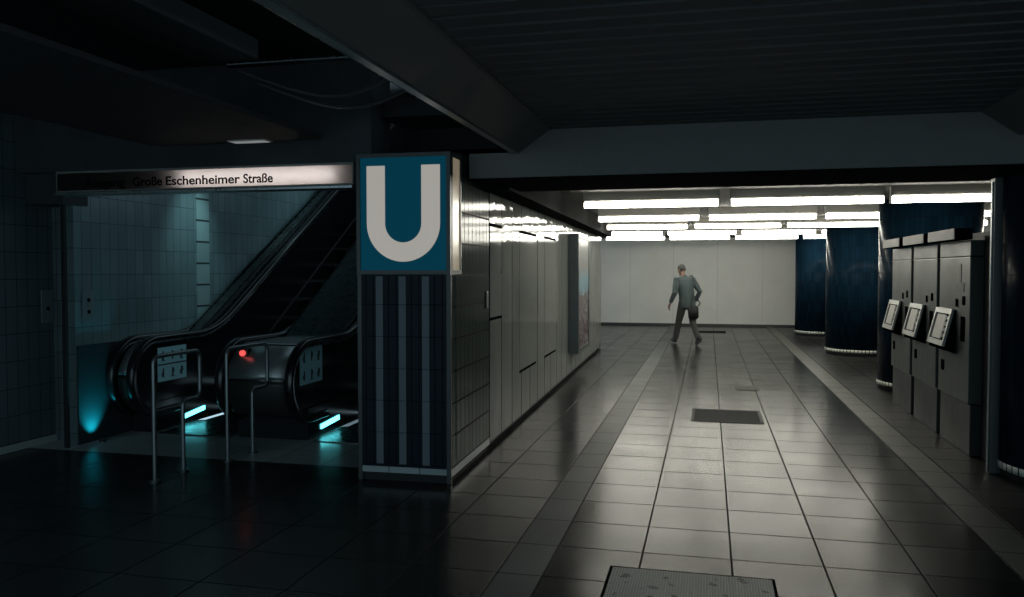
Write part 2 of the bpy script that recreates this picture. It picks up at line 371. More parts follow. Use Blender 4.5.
# ------------------------------------------------------------ U sign light box
s_ = thing('underground_sign', 'square blue light box sign with a large white letter U on the pillar', 'sign', W0, RZ)
MB().box(-.72, -.012, .012, .30, 1.585, 2.47).build('housing', M['frame'], s_)
m = MB()   # frame bars
X0, X1, Z0, Z1 = -.738, .003, 1.575, 2.485
for a in ((X0, X0+.03, Z0, Z1), (X1-.03, X1, Z0, Z1), (X0+.03, X1-.03, Z0, Z0+.03), (X0+.03, X1-.03, Z1-.03, Z1)): m.box(a[0], a[1], -.008, .03, a[2], a[3])
for a in ((.03, .065, Z0, Z1), (.275, .305, Z0, Z1), (.065, .275, Z0, Z0+.03), (.065, .275, Z1-.03, Z1)): m.box(-.02, .004, a[0], a[1], a[2], a[3])
m.build('frame', M['frame'], s_)
MB().box(X0+.03, X1-.03, .003, .012, Z0+.03, Z1-.03).build('blue_face', M['blue_face'], s_)
MB().box(-.012, -.003, .065, .275, Z0+.03, Z1-.03).build('side_face', M['side_face'], s_)
# the letter
cx = -.367; ro = .289; ri = ro-.145; zt = 2.393; zc = 1.665+ro+.005
outer = [(cx-ro, zt)] + [(cx-ro*cos(t), zc-ro*sin(t)) for t in [pi*i/28 for i in range(29)]] + [(cx+ro, zt)]
inner = [(cx+ri, zt)] + [(cx+ri*cos(t), zc-(ri)*sin(t)) for t in [pi*i/28 for i in range(29)]] + [(cx-ri, zt)]
m = MB(); n_ = len(outer); inn = inner[::-1]
vs = [(a, y, b) for y in (-.002, .003) for (a, b) in outer+inn]; fs = []
for i in range(n_-1):
    fs.append((i, i+1, n_+i+1, n_+i)); q = 2*n_; fs.append((q+i, q+n_+i, q+n_+i+1, q+i+1))
    fs.append((i, q+i, q+i+1, i+1)); fs.append((n_+i, n_+i+1, q+n_+i+1, q+n_+i))
fs += [(0, n_, 3*n_, 2*n_), (n_-1, 3*n_-1, 4*n_-1, 2*n_-1)]
m.add(vs, fs).build('letter_u', M['white_face'], s_)

# ------------------------------------------------------------ lintel and street name sign
struct(MB().box(-6.2, -2.61, 6.10, 6.5, 2.47, 3.4).box(-6.2, -5.6, 6.2, 6.5, 2.2, 2.47).build('trim_4', M['ceil_dark']))
g = thing('station_name_sign', 'long white light box sign reading Eschenheimer Straße, its left part unlit', 'sign', (0,0,0))
SX0, SX1, SY = -5.58, -2.765, 6.10
m = MB(); m.box(SX0, SX1, SY+.14, SY+.15, 2.30, 2.46); m.box(SX0, SX1, SY, SY+.15, 2.452, 2.47); m.box(SX0, SX1, SY, SY+.15, 2.29, 2.302)
m.box(SX0, SX0+.01, SY, SY+.15, 2.30, 2.455); m.box(SX1-.01, SX1, SY, SY+.15, 2.30, 2.455)
m.build('housing', principled('sign_box_white', (.22,.22,.21), .5), g)
MB().box(SX0+.01, SX1-.01, SY+.004, SY+.007, 2.302, 2.452).build('diffuser_panel', M['diffuser'], g)
MB().bbox(SX0, SX1, SY-.03, SY+.12, 2.262, 2.284, .003).build('ledge', M['steel'], g)
MB().tube([(-4.34, SY+.085, 2.377), (-2.93, SY+.085, 2.377)], .013, 10).build('lamp_tube', principled('sign_tube', (.8,.8,.8), .4, emis=(1.,.97,.97), es=26.), g)
def text_mesh(body, x0, x1, z0, cap, y, parent, name='lettering'):
    cu = bpy.data.curves.new('t', 'FONT'); cu.body = body; cu.size = 1; cu.extrude = .01; cu.offset = .022
    o = bpy.data.objects.new('t', cu); COL.objects.link(o)
    dg = bpy.context.evaluated_depsgraph_get(); me = bpy.data.meshes.new_from_object(o.evaluated_get(dg))
    bpy.data.objects.remove(o)
    xs = [v.co.x for v in me.vertices]
    kx = (x1-x0)/(max(xs)-min(xs)); mn = min(xs)
    zc_ = .729
    for v in me.vertices:
        v.co = Vector((x0+(v.co.x-mn)*kx, y - v.co.z*.1, z0 + v.co.y*cap/zc_))
    me.materials.clear(); me.materials.append(M['text'])
    b = bpy.data.objects.new(name, me); COL.objects.link(b); b.parent = parent; return b
text_mesh('Ausgang', -5.29, -4.88, 2.328, .076, SY-.0005, g)
text_mesh('Große', -4.80, -4.515, 2.328, .076, SY-.0005, g)
text_mesh('Eschenheimer', -4.478, -3.775, 2.328, .076, SY-.0005, g)
text_mesh('Straße', -3.745, -3.475, 2.328, .076, SY-.0005, g)
# narrow sign cabinet between the name sign and the pillar
struct(MB().box(-2.765, -2.60, 6.12, 6.4, 2.25, 2.53).build('trim_5', M['black']))

# ------------------------------------------------------------ ceilings and beams
# coffer with slats in front
m = MB(); y = YC
while y < 6.3:
    m.prism([(y+.006, 2.70), (y+.128, 2.70), (y+.136, 2.712), (y+.136, 2.728), (y, 2.728), (y, 2.706)], 'X', -1.25, 1.9); y += .1622
m.box(-1.4, 2.1, YC, 6.35, 2.735, 2.8, 1)
struct(m.build('ceiling', [M['slat'], M['black']]))
m = MB()
m.prism([(-1.205, 2.70), (-1.445, 2.53), (-1.50, 2.53), (-1.50, 3.0), (-1.205, 3.0)], 'Y', YC, 6.3)
m.prism([(-1.19, 2.70), (-1.215, 2.70), (-1.215, 2.69), (-1.19, 2.69)], 'Y', YC, 6.3)
struct(m.build('trim_6', M['beam']))
struct(MB().box(-1.50, -1.452, YC, 6.3, 2.515, 2.53).build('trim_7', noisy('beam_edge_metal', (.35,.36,.36), .35, .7)))
m = MB(); m.prism([(1.82, 2.70), (2.06, 2.53), (2.3, 2.53), (2.3, 3.0), (1.82, 3.0)], 'Y', YC, 6.3)
m.box(2.3, 5.0, YC, 6.3, 2.53, 2.6)
struct(m.build('trim_8', M['beam']))
m = MB(); m.box(-1.50, 2.3, 6.3, 6.9, 2.53, 3.0); m.box(-1.86, 5., 6.3, 7.4, 2.336, 2.53)
m.box(-1.86, 5., 6.305, 7.4, 2.331, 2.336, 1)  # thin added sheet, shade of the beam's underside painted in
struct(m.build('trim_9', [M['beam'], M['under_shade']]))
# left void: high black ceiling, hung soffit panel, pipes
struct(MB().box(-6.4, -1.45, YC, 6.9, 3.3, 3.4).build('ceiling_left_void', M['black']))
struct(MB().box(-2.6, -1.45, 6.9, 7.0, 2.5, 3.4).box(-2.62, -1.4, 6.3, 6.9, 2.85, 3.0).build('wall_void_end', M['black']))
struct(MB().bbox(-4.55, -3.02, YC, 6.05, 2.65, 2.69, .01).build('trim_10', noisy('soffit_panel', (.022,.022,.022), .9, amt=.15)))
tag(MB().bbox(-3.02, -2.62, 2.2, 4.45, 2.86, 2.98, .01).build('ventilation_duct', noisy('duct_grey', (.04,.04,.04), .55, .3)), 'flat grey duct running under the dark left ceiling', 'duct')
pipes = [([(-2.25, -2, 3.0), (-2.25, 6.2, 3.0)], .03, 'thin straight pipe in the dark ceiling nearest the sloping beam'),
         ([(-3.3, 5.2, 3.05), (-1.5, 5.2, 3.05)], .025, 'thin pipe crossing the dark ceiling above the U sign')]
for pts, r, lb in pipes: tag(MB().tube(pts, r, 10).build('ceiling_pipe', M['darksteel']), lb, 'pipe')
for k in range(2):
    pts = [(-3.1+1.5*t, 5.0+k*.25+.15*sin(t*5), 2.95-.18*sin(pi*t)-.03*k) for t in [i/14 for i in range(15)]]
    tag(MB().tube(pts, .011, 8).build('hanging_cable', noisy('cable_grey', (.05,.05,.05), .4)), ['sagging cable in the dark ceiling, the nearer one', 'sagging cable in the dark ceiling just above the U sign'][k], 'cable')
f = thing('recessed_ceiling_light', 'small dim ceiling light above the street name sign', 'light', (-3.6, 5.97, 2.640))
MB().box(-.17, .17, -.06, .06, 0, .0098).build('housing', M['fixture'], f)
MB().box(-.15, .15, -.045, .045, -.004, 0).build('diffuser', principled('dim_diffuser', (.5,.5,.5), .4, emis=(.8,.85,.85), es=.2), f)
# hall ceiling
m = MB(); m.box(-2.6, 5, 6.9, YF, 2.56, 2.66); m.box(-7, -2.6, 16.9, YF, 2.56, 2.66)
struct(m.build('ceiling_hall', M['hall_ceiling']))
m = MB(); m.box(-.75, .22, 1.07, 11.05, 2.30, 2.56)
struct(m.build('trim_11', noisy('soffit_dark', (.012,.013,.013), .9, spec=.05), None, W0, RZ))
struct(MB().box(4.8, 5., 1., YF, 0, 2.6).build('wall_right', noisy('wall_right_dark', (.05,.055,.055), .5)))

# ------------------------------------------------------------ fluorescent battens
def batten(x0, x1, y, z, label, proto):
    L = x1-x0
    t = thing('fluorescent_light', label, 'light', ((x0+x1)/2, y, z), 0, 'fluorescent ceiling lights in rows across the hall')
    MB().bbox(-L/2, L/2, -.04, .04, .045, .16, .006).build('housing', M['fixture'], t)
    prof = [(-.045, .045), (-.05, .0), (-.035, -.028), (.035, -.028), (.05, .0), (.045, .045)]
    MB().prism(prof, 'X', -L/2+.025, L/2-.025).build('diffuser', M['tube'], t)
    for sx in (-1, 1): MB().bbox(sx*L/2-.012 if sx > 0 else -L/2, L/2 if sx > 0 else -L/2+.012, -.052, .052, -.032, .05, .004).build('end_cap', M['fixture'], t)
rows = [(10.05, [(-1.50,.12),(.235,1.93),(1.99,3.7)]), (12.85, [(-1.69,-.13),(-.015,1.55),(1.655,3.2),(3.32,4.7)]),
        (15.3, [(-1.85,-.365),(-.265,1.25),(1.335,2.91),(3.0,4.55)]), (17.95, [(-2.49,-.96),(-.87,.57),(.66,2.15),(2.25,3.75)]),
        (20.6, [(-2.51,-1.04),(-.95,.505),(.61,2.07),(2.17,3.65)])]
rn = ['nearest row, beside the beam', 'second row', 'third row, the middle one', 'fourth row', 'farthest row, near the back wall']
cn = ['leftmost white ceiling light', 'second white ceiling light from left', 'third white ceiling light from left', 'rightmost white ceiling light']
for (y, segs), r_ in zip(rows, rn):
    for (a, b), c_ in zip(segs, cn if len(segs) == 4 else [cn[0], cn[1], cn[3]]): batten(a, b, y, 2.40, '%s of the %s' % (c_, r_), None)

# ------------------------------------------------------------ round columns
def column():
    t = thing('round_column', '', 'column', (0,0,0), 0, 'round blue tiled columns along the right side of the hall')
    R_ = .63
    def cyl(r, z0, z1, seg=96):
        mb = MB(); ring = [(r*cos(2*pi*k/seg), r*sin(2*pi*k/seg)) for k in range(seg)]
        mb.prism(ring, 'Z', z0, z1, 0, True); return mb
    cyl(R_-.02, 0, .06).build('plinth', M['black'], t)
    cyl(R_+.006, .06, .115).build('white_tile_ring', M['tile_whitering'], t)
    cyl(R_, .115, 2.55).build('tiled_shaft', M['tile_blue'], t)
    return t
c0 = column()
cl = ['round dark blue tiled column farthest away, beside the back wall', 'wide round dark blue tiled column, second nearest the back wall',
      'round blue tiled column partly hidden behind the far end of the ticket machines', 'nearest round tiled column, dark, at the right edge beside the steel post']
for i, y in enumerate((21.8, 17.0, 12.1, 7.1)):
    o = c0 if i == 0 else copy_tree(c0); o.location = (2.86 if i else 2.76, y, 0); o['label'] = cl[i]
    if i == 2: o.location = (2.89, 12.05, 0)

# ------------------------------------------------------------ ticket machines
def machine():
    t = thing('ticket_machine', '', 'ticket machine', (0,0,0), 0, 'grey ticket machines in a row at the right')
    w = .95
    MB().bbox(0, .55, 0, w, .45, 1.72, .008).build('cabinet', M['cabinet'], t)
    MB().bbox(0, .55, 0, w, 1.727, 1.865, .006).build('header_panel', M['cabinet'], t)
    MB().bbox(.02, .55, .01, w-.01, 0., .44, .008).build('plinth', M['cabinet_low'], t)
    # tilted console on the far half of the front; local +y is away from the camera
    c = MB().prism([(0., 1.25), (-.010, 1.25), (-.092, .91), (-.092, .88), (0., .85)], 'Y', .40, .93).build('console', M['hole'], t)
    d = Vector((-.082, 0, -.34)).normalized(); nrm = Vector((-.34, 0, .082)).normalized(); o_ = Vector((-.010, 0, 1.25))
    def slab(mb, a0, a1, y0, y1, h0, h1):
        vs = [o_ + d*a + nrm*h + Vector((0, yy, 0)) for a in (a0, a1) for yy in (y0, y1) for h in (h0, h1)]
        mb.add(vs, [(0,1,3,2),(4,6,7,5),(0,4,5,1),(2,3,7,6),(0,2,6,4),(1,5,7,3)])
    fr = MB(); L = .348
    slab(fr, 0, .05, .40, .93, 0, .022); slab(fr, L-.05, L, .40, .93, 0, .022); slab(fr, .05, L-.05, .40, .44, 0, .022); slab(fr, .05, L-.05, .89, .93, 0, .022)
    fr.build('console_frame', M['consoleframe'], c)
    sc_ = MB(); slab(sc_, .06, L-.06, .58, .86, 0, .010); sc_.build('screen', M['screen'], c)
    kp = MB()
    for i in range(4):
        for j in range(3): slab(kp, .07+i*.055, .105+i*.055, .465+j*.034, .488+j*.034, 0, .012)
    kp.build('keypad', M['darksteel'], c)
    MB().bbox(-.006, .0, .12, .24, .98, 1.2, .003).build('coin_return', M['hole'], t)
    MB().bbox(-.006, .0, .74, .84, .66, .76, .003).build('lock', M['hole'], t)
    MB().bbox(-.006, .0, .13, .20, 1.30, 1.38, .003).build('coin_slot', M['hole'], t)
    MB().bbox(-.006, .0, .33, .40, 1.28, 1.35, .003).build('card_slot', M['hole'], t)
    MB().box(-.118, .02, .02, w-.05, 1.872, 1.968).build('header_canopy', M['hole'], t)
    MB().bbox(-.126, -.118, .03, w-.06, 1.875, 1.968, .002).build('header_plate', M['header_lit'], t)
    MB().box(-.003, .0, .0, w, 1.715, 1.723).build('seam_strip', M['consoleframe'], t)
    return t
m0 = machine()
ml = ['nearest grey ticket machine of three, with a dark figure-shaped mark on its front', 'middle grey ticket machine of three', 'farthest grey ticket machine, in front of the round blue column']
for i, y in enumerate((7.75, 8.80, 9.86)):
    o = m0 if i == 0 else copy_tree(m0); o.location = (2.18, y, 0); o['label'] = ml[i]
mk = MB(); mk.bbox(-.004, 0, .16, .42, 1.42, 1.50, .002); mk.bbox(-.004, 0, .25, .31, 1.50, 1.66, .002)
mk.build('figure_shaped_mark', principled('mark_dark', (.05,.06,.065), .5), m0)
# dark housing behind and around the machines
struct(MB().box(2.28, 2.6, 7.2, 7.73, 0, 1.9).box(2.74, 2.95, 7.73, 10.95, 0, 2.0).build('wall_machine_recess', M['black']))
# steel post
po = thing('steel_post', 'tall slim steel post between the ticket machines and the dark column', 'post', (2.19, 7.18, 0))
MB().bbox(-.02, .06, -.05, .05, 0, 2.331, .006).build('shaft', M['frame'], po)
MB().bbox(-.03, -.02, -.02, .0, .01, 2.3, .002).build('edge_strip', M['hoop'], po)

# ------------------------------------------------------------ advertising case
a = thing('advertising_case', 'tall grey wall case with a colourful poster at the far end of the panelled wall', 'display case', W0, RZ)
MB().bbox(0., .135, 6.29, 7.74, .36, 2.16, .01).build('case', M['adframe'], a)
m = MB()
for q in ((6.29, 6.36, .36, 2.16), (7.67, 7.74, .36, 2.16), (6.36, 7.67, .36, .43), (6.36, 7.67, 2.09, 2.16)): m.box(.135, .15, q[0], q[1], q[2], q[3])
m.build('frame', M['adframe'], a)
MB().box(.135, .139, 6.36, 7.67, .43, 2.09).build('poster', M['poster'], a)

# ------------------------------------------------------------ floor fittings
g1 = thing('drain_grate', 'dark rectangular drain grate in the middle of the lit floor', 'grate', (.205, 9.30, 0))
m = MB(); w, h = .375, .39
for q in ((-w, -w+.03, -h, h), (w-.03, w, -h, h), (-w+.03, w-.03, -h, -h+.03), (-w+.03, w-.03, h-.03, h)): m.box(q[0], q[1], q[2], q[3], 0, .008)
m.build('frame', M['grate'], g1)
MB().box(-w+.03, w-.03, -h+.03, h-.03, 0, .002).build('pit', M['hole'], g1)
m = MB()
for k in range(22): yy = -h+.045+k*.033; m.box(-w+.03, w-.03, yy, yy+.012, .002, .007)
m.build('bars', M['grate'], g1)
g2 = thing('access_cover', 'pale checkered metal access cover at the bottom edge', 'floor cover', (-.08, 4.0, 0))
MB().bbox(-.41, .41, -.38, .38, 0, .006, .002).build('plate', M['plate'], g2)
m = MB(); w, h = .425, .395
for q in ((-w, -w+.015, -h, h), (w-.015, w, -h, h), (-w+.015, w-.015, -h, -h+.015), (-w+.015, w-.015, h-.015, h)): m.box(q[0], q[1], q[2], q[3], 0, .005)
m.build('frame', M['hole'], g2)
g3 = thing('inspection_cover', 'small stained metal cover in the floor beyond the drain grate', 'floor cover', (.52, 11.6, 0))
MB().bbox(-.13, .13, -.2, .2, 0, .006, .002).build('lid', M['grate'], g3)
m = MB().box(-.15, .15, .2, .22, 0, .004).box(-.15, .15, -.22, -.2, 0, .004).box(-.15, -.13, -.2, .2, 0, .004).box(.13, .15, -.2, .2, 0, .004); m.build('rim', M['grate'], g3)
g4 = thing('floor_grille', 'long dark grille in the floor behind the walking person', 'grate', (.03, 22.1, 0))
MB().box(-.42, .42, -.35, .35, 0, .004).build('pit', M['hole'], g4)
m = MB()
for k in range(14): m.box(-.42+k*.063, -.40+k*.063, -.35, .35, .004, .008)
m.build('bars', M['grate'], g4)
# wall plates
def wplate(loc, label, n):
    t = thing('wall_plate', label, 'switch plate', loc)
    MB().bbox(0, .012, -.07, .07, 0, .30, .003).build('plate', principled('plate_grey', (.17,.20,.21), .4), t)
    for k in range(n): MB().tube([(.010, 0, .1+.11*k if n > 1 else .13), (.018, 0, .1+.11*k if n > 1 else .13)], .018, 12).build('button', M['hole'], t)
wplate((-6., 6.42, 1.12), 'pale plate with one dark button on the tiles left of the corner', 1)
wplate((-5.622, 6.50, 1.12), 'pale plate with two dark buttons on the tiles right of the corner', 2)

# ------------------------------------------------------------ guard hoops
def hoop(loc, label):
    t = thing('guard_hoop', label, 'guard rail', loc, 0, 'bent steel guard hoops in front of the escalator')
    r = .06; y0, y1, y2 = 0., .58, .35; zt = .95; zb = .565
    P_ = [(0, y0, 0), (0, y0, zt-r)]
    P_ += [(0, y0+r-r*cos(t_), zt-r+r*sin(t_)) for t_ in [pi/2*i/6 for i in range(1, 7)]]
    P_ += [(0, y1-r+r*sin(t_), zt-r+r*cos(t_)) for t_ in [pi/2*i/6 for i in range(0, 7)]]
    P_ += [(0, y1, zb+r)] + [(0, y1-r+r*cos(t_), zb+r-r*sin(t_)) for t_ in [pi/2*i/6 for i in range(1, 7)]]
    rr = .05
    P_ += [(0, y2+rr-rr*sin(t_), zb-rr+rr*cos(t_)) for t_ in [pi/2*i/6 for i in range(0, 7)]]
    P_ += [(0, y2, 0)]
    MB().tube(P_, .017, 12).build('bent_tube', M['hoop'], t)
    for yy in (y0, y2): MB().tube([(0, yy, 0), (0, yy, .012)], .045, 16).build('floor_flange', M['darksteel'], t)
    return t
h1 = hoop((-4.08, 5.38, 0), 'steel guard hoop standing nearest, in front of the left escalator side')
h2 = copy_tree(h1); h2.location = (-3.92, 6.10, 0); h2.rotation_euler = (0, 0, radians(-4)); h2['label'] = 'steel guard hoop close beside the red light, right of the other hoop'

# ------------------------------------------------------------ escalators
SL = math.tan(radians(31)); YB = 8.1
def rail_path(x, yend, ytop, zt=.93, zb=.19, inset=0.):
    r = (zt-zb)/2-inset; cz = (zt+zb)/2; yc = yend+(zt-zb)/2
    P_ = [(x, yc+.35, zb+inset)]
    P_ += [(x, yc - r*1.0*sin(t_), cz - r*cos(t_)) for t_ in [pi*i/20 for i in range(21)]]
    P_ += [(x, YB-.35, zt-inset)]
    for i in range(1, 7):
        t_ = i/6; P_.append((x, YB-.35+.7*t_, zt-inset+SL*.35*t_*t_))
    P_.append((x, ytop, zt-inset+SL*(ytop-YB)))
    return P_
RP = [(-.042, -.01), (-.042, .018), (-.025, .030), (.025, .030), (.042, .018), (.042, -.01), (.02, -.014), (-.02, -.014)]
def side_profile(yend, ytop, zt=.90, zb=.19, low=-.4):
    """closed outline (y,z) of a balustrade side panel"""
    r = (zt-zb)/2; cz = (zt+zb)/2; yc = yend+r
    P_ = [(yc + 0*1, zb)] if False else []
    P_ += [(yc - r*sin(t_), cz - r*cos(t_)) for t_ in [pi*i/20 for i in range(21)]]
    P_ += [(YB-.35, zt)] + [(YB-.35+.7*i/6, zt+SL*.35*(i/6)**2) for i in range(1, 7)]
    P_ += [(ytop, zt+SL*(ytop-YB)), (ytop, zb+SL*(ytop-YB)-.3), (YB+.3, zb)]
    return P_
def sticker(parent, x, y0, y1, z0, z1, split):
    s1 = MB().bbox(x, x+.004, y0, y1, z0, z1, .001).build('pictogram_sticker', M['sticker'], parent)
    s1['label'] = 'pale safety pictogram sticker'
    zm = (z0+z1)/2; W_ = y1-y0; Hh = (z1-z0)/2
    for r in range(2):
        for c in range(3):
            cy = y0+W_*(.18+.32*c); cz = z0+Hh*r+Hh*.5; m = MB()
            m.box(x+.004, x+.006, cy-.012, cy+.012, cz-.045, cz+.025)
            m.box(x+.004, x+.006, cy-.010, cy+.008, cz+.025, cz+.047)
            if c != 1: m.box(x+.004, x+.006, cy-.028, cy-.012, cz-.035, cz+.005)
            if c != 0: m.box(x+.004, x+.006, cy+.012, cy+.026, cz-.01, cz+.035)
            if (r+c) % 2: m.box(x+.004, x+.006, cy-.03, cy+.03, cz-.052, cz-.044)
            m.build('pictogram', M['icon'], s1)
    if split: MB().box(x+.004, x+.0065, y0, y1, zm-.008, zm+.006).build('gap_line', M['icon'], s1)
YT = 16.4
def balustrade(parent, name, xl, xr, yend, lower_front=True, rails=(1, 1), led_y=None, led_side=1, st=None, split=False, front_bands=True):
    """housing between two handrails"""
    b = bpy.data.objects.new(name, None); COL.objects.link(b); b.parent = parent
    MB().prism(side_profile(yend+.05, YT), 'X', xl+.05, xr-.05, 0, True).build('side_panel', M['blackgloss'], b)
    MB().prism([(yend+.32, 0), (YB+.3, 0), (YT, SL*(YT-YB)-.5), (YT, SL*(YT-YB)+.2), (YB+.3, .3), (yend+.32, .3)], 'X', xl+.03, xr-.03).build('plinth', M['blackgloss'], b)
    for k, xx in enumerate((xl+.045, xr-.045)):
        if rails[k]:
            MB().sweep(rail_path(xx, yend, YT), RP, (1,0,0)).build('handrail', M['rubber'], b)
            MB().sweep(rail_path(xx, yend, YT, inset=.03), [(-.022,-.02),(-.022,.004),(.022,.004),(.022,-.02)], (1,0,0)).build('rail_guide', M['darksteel'], b)
    if front_bands:
        # metal bands round the nose
        xa, xb = xl+.09, xr-.09
        pr = rail_path(0, yend+.035, YB-.3)
        def nose(z0, z1, off, mat, nm):
            zt, zb = .90, .19; r = (zt-zb)/2; cz = .545; pts = []
            for i in range(9):
                z = z0+(z1-z0)*i/8; q = max(0., r*r-(z-cz)**2); pts.append((yend+.05+r-sqrt(q)-off, z))
            back = [(p_[0]+.03, p_[1]) for p_ in pts[::-1]]
            MB().prism(pts+back, 'X', xa, xb, 0, True).build(nm, mat, b)
        nose(.60, .888, .006, M['nose'], 'upper_nose_band'); nose(.22, .585, .004, M['cabinet_low'], 'lower_nose_band')
        MB().box(xa, xb, yend+.35, YB-.35, .90, .91).build('deck_plate', M['nose'], b)
        MB().prism([(YB-.3, .905), (YB+.35, .92+SL*.35), (YT, .905+SL*(YT-YB)), (YT, .885+SL*(YT-YB)), (YB-.3, .895)], 'X', xa, xb).build('deck_incline', M['darksteel'], b)
    if st: sticker(parent, xr-.05, *st, split)
    if led_y:
        xx = xr-.03 if led_side > 0 else xl+.03
        bm_ = MB().prism([(led_y[0], led_y[2]), (led_y[1], led_y[3]), (led_y[1], led_y[3]+.045), (led_y[0], led_y[2]+.045)], 'X', xx, xx+.012*led_side)
        l_ = bm_.build('led_light', M['led'], b); l_['label'] = 'glowing teal light strip'
    return b
def steps(parent, x0, x1):
    cb = MB().box(x0, x1, 7.0, 7.72, 0, .008).build('comb_plate', M['darksteel'], parent)
    proto = None
    m = MB(); m.prism([(0, 0), (.4, 0), (.4, -.2), (.37, -.24), (.02, -.2), (0, -.2)], 'X', x0, x1)
    n = int((x1-x0)/.03)
    for k in range(n): m.box(x0+k*.03+.006, x0+k*.03+.02, .0, .4, 0, .01)
    for i in range(18):
        if i == 0: o = m.build('step', M['stepmetal'], parent); proto = o
        else: o = proto.copy(); COL.objects.link(o); o.parent = parent
        yy = 7.73+i*.402; zz = max(0., (yy-8.15)*SL*1.0); o.location = (0, yy, zz-.012 if zz else -.012)
e1 = thing('escalator', 'left escalator with black sides and a red light, beside the tiled wall', 'escalator', (0,0,0))
b1 = balustrade(e1, 'left_balustrade', -5.615, -5.30, 6.72, rails=(1,1), led_y=(7.48, 7.86, .055, .095), st=(7.12, 7.58, .485, .83), split=True)
b2 = balustrade(e1, 'central_balustrade', -4.44, -3.64, 6.72, rails=(1,1), led_y=(7.30, 7.70, .06, .085), st=(6.93, 7.38, .53, .875))
steps(e1, -5.27, -4.48)
rl = MB().tube([(-4.24, 6.95, .835), (-4.24, 6.85, .83)], .028, 16).build('red_signal_light', M['red'], b2); rl['label'] = 'glowing red round light'
MB().bbox(-4.285, -4.195, 6.87, 6.95, .79, .875, .004).build('signal_housing', M['blackgloss'], b2)
e2 = thing('escalator', 'right escalator, mostly hidden behind the tiled pillar', 'escalator', (0,0,0))
balustrade(e2, 'right_balustrade', -2.86, -2.64, 7.0, rails=(1,1), front_bands=False)
steps(e2, -3.61, -2.90)
MB().box(-5.30, -4.44, YB, YT, -.9, -.88).build('truss_cover', M['black'], e1)
# teal lamp of the left side, on the wall cladding
lt = thing('floor_uplight', 'small floor lamp glowing teal up the dark wall cladding left of the escalators', 'light', (-5.50, 6.52, 0))
MB().tube([(0, 0, 0), (0, 0, .018)], .03, 16).build('lamp_ring', M['blackgloss'], lt)
sp = bpy.data.lights.new('teal_spot', 'SPOT'); sp.energy = 30; sp.color = (.01,.72,.9); sp.spot_size = radians(80); sp.spot_blend = 1.; sp.shadow_soft_size = .015
so = bpy.data.objects.new('teal_spot', sp); COL.objects.link(so); so.parent = lt; so.location = (.0, .0, .035)
so.rotation_euler = Vector((-.13, .0, .25)).to_track_quat('-Z', 'Y').to_euler()

# lamps inside the escalator bay, behind the lintel
def bay_lamp(x, y, z, energy, label, size, aim):
    t = thing('bay_spotlight', label, 'light', (x, y, z))
    MB().tube([(0, 0, .12), (0, 0, 0)], .05, 16).build('lamp_can', M['fixture'], t)
    l = bpy.data.lights.new('bay_spot', 'SPOT'); l.energy = energy; l.color = (.55,.95,1.); l.spot_size = radians(size); l.spot_blend = 1.; l.shadow_soft_size = .05
    o = bpy.data.objects.new('bay_spot', l); COL.objects.link(o); o.parent = t; o.location = (0,0,-.02)
    d = Vector(aim)-Vector((x, y, z)); o.rotation_euler = d.to_track_quat('-Z', 'Y').to_euler()
bay_lamp(-5.05, 8.05, 3.0, 30, 'ceiling spot washing the tiled escalator wall, the nearer one', 62, (-5.63, 8.12, 1.9))
bay_lamp(-4.9, 10.6, 4.2, 24, 'ceiling spot washing the tiled escalator wall, the one farther up', 50, (-5.63, 10.4, 2.6))

# ------------------------------------------------------------ walking person
def skin_mesh(verts, edges, radii, sub=2):
    me = bpy.data.meshes.new('sk'); me.from_pydata(verts, edges, []); o = bpy.data.objects.new('sk', me); COL.objects.link(o)
    md = o.modifiers.new('s', 'SKIN'); md.use_smooth_shade = True
    for i, r in enumerate(radii):
        sv = me.skin_vertices[0].data[i]; sv.radius = r if isinstance(r, tuple) else (r, r); sv.use_root = (i == 0)
    ss = o.modifiers.new('u', 'SUBSURF'); ss.levels = ss.render_levels = sub
    dg = bpy.context.evaluated_depsgraph_get(); out = bpy.data.meshes.new_from_object(o.evaluated_get(dg))
    bpy.data.objects.remove(o); return out
def merge(meshes, name, mat, parent, voxel=None, loc=(0,0,0)):
    bm = bmesh.new()
    for me in meshes: bm.from_mesh(me)
    me = bpy.data.meshes.new(name); bm.to_mesh(me); bm.free()
    o = bpy.data.objects.new(name, me); COL.objects.link(o)
    if voxel:
        md = o.modifiers.new('r', 'REMESH'); md.mode = 'VOXEL'; md.voxel_size = voxel; md.use_smooth_shade = True
        sm = o.modifiers.new('m', 'SMOOTH'); sm.iterations = 2; sm.factor = .5
        dg = bpy.context.evaluated_depsgraph_get(); me = bpy.data.meshes.new_from_object(o.evaluated_get(dg)); o.modifiers.clear(); o.data = me
    me.materials.clear(); me.materials.append(mat)
    for p_ in me.polygons: p_.use_smooth = True
    o.name = name; o.location = loc; o.parent = parent
    return o
def raw(mb):
    me = bpy.data.meshes.new('raw'); me.from_pydata([tuple(v) for v in mb.v], [], mb.f); return me
def blob(c, r, fn=None, seg=24, ring=16, R=None):
    mb = MB(); vs = []; fs = []
    for i in range(ring+1):
        th = pi*i/ring
        for k in range(seg):
            ph = 2*pi*k/seg; v = Vector((sin(th)*cos(ph)*r[0], sin(th)*sin(ph)*r[1], cos(th)*r[2]))
            if fn: v = fn(v)
            if R: v = R @ v
            vs.append(v+Vector(c))
    for i in range(ring):
        for k in range(seg): k2 = (k+1) % seg; fs.append((i*seg+k, (i+1)*seg+k, (i+1)*seg+k2, i*seg+k2))
    mb.add(vs, fs, 0, True)
    me = raw(mb); bm = bmesh.new(); bm.from_mesh(me); bmesh.ops.remove_doubles(bm, verts=bm.verts, dist=1e-5); bm.to_mesh(me); bm.free(); return me
PX, PY = -.46, 18.2
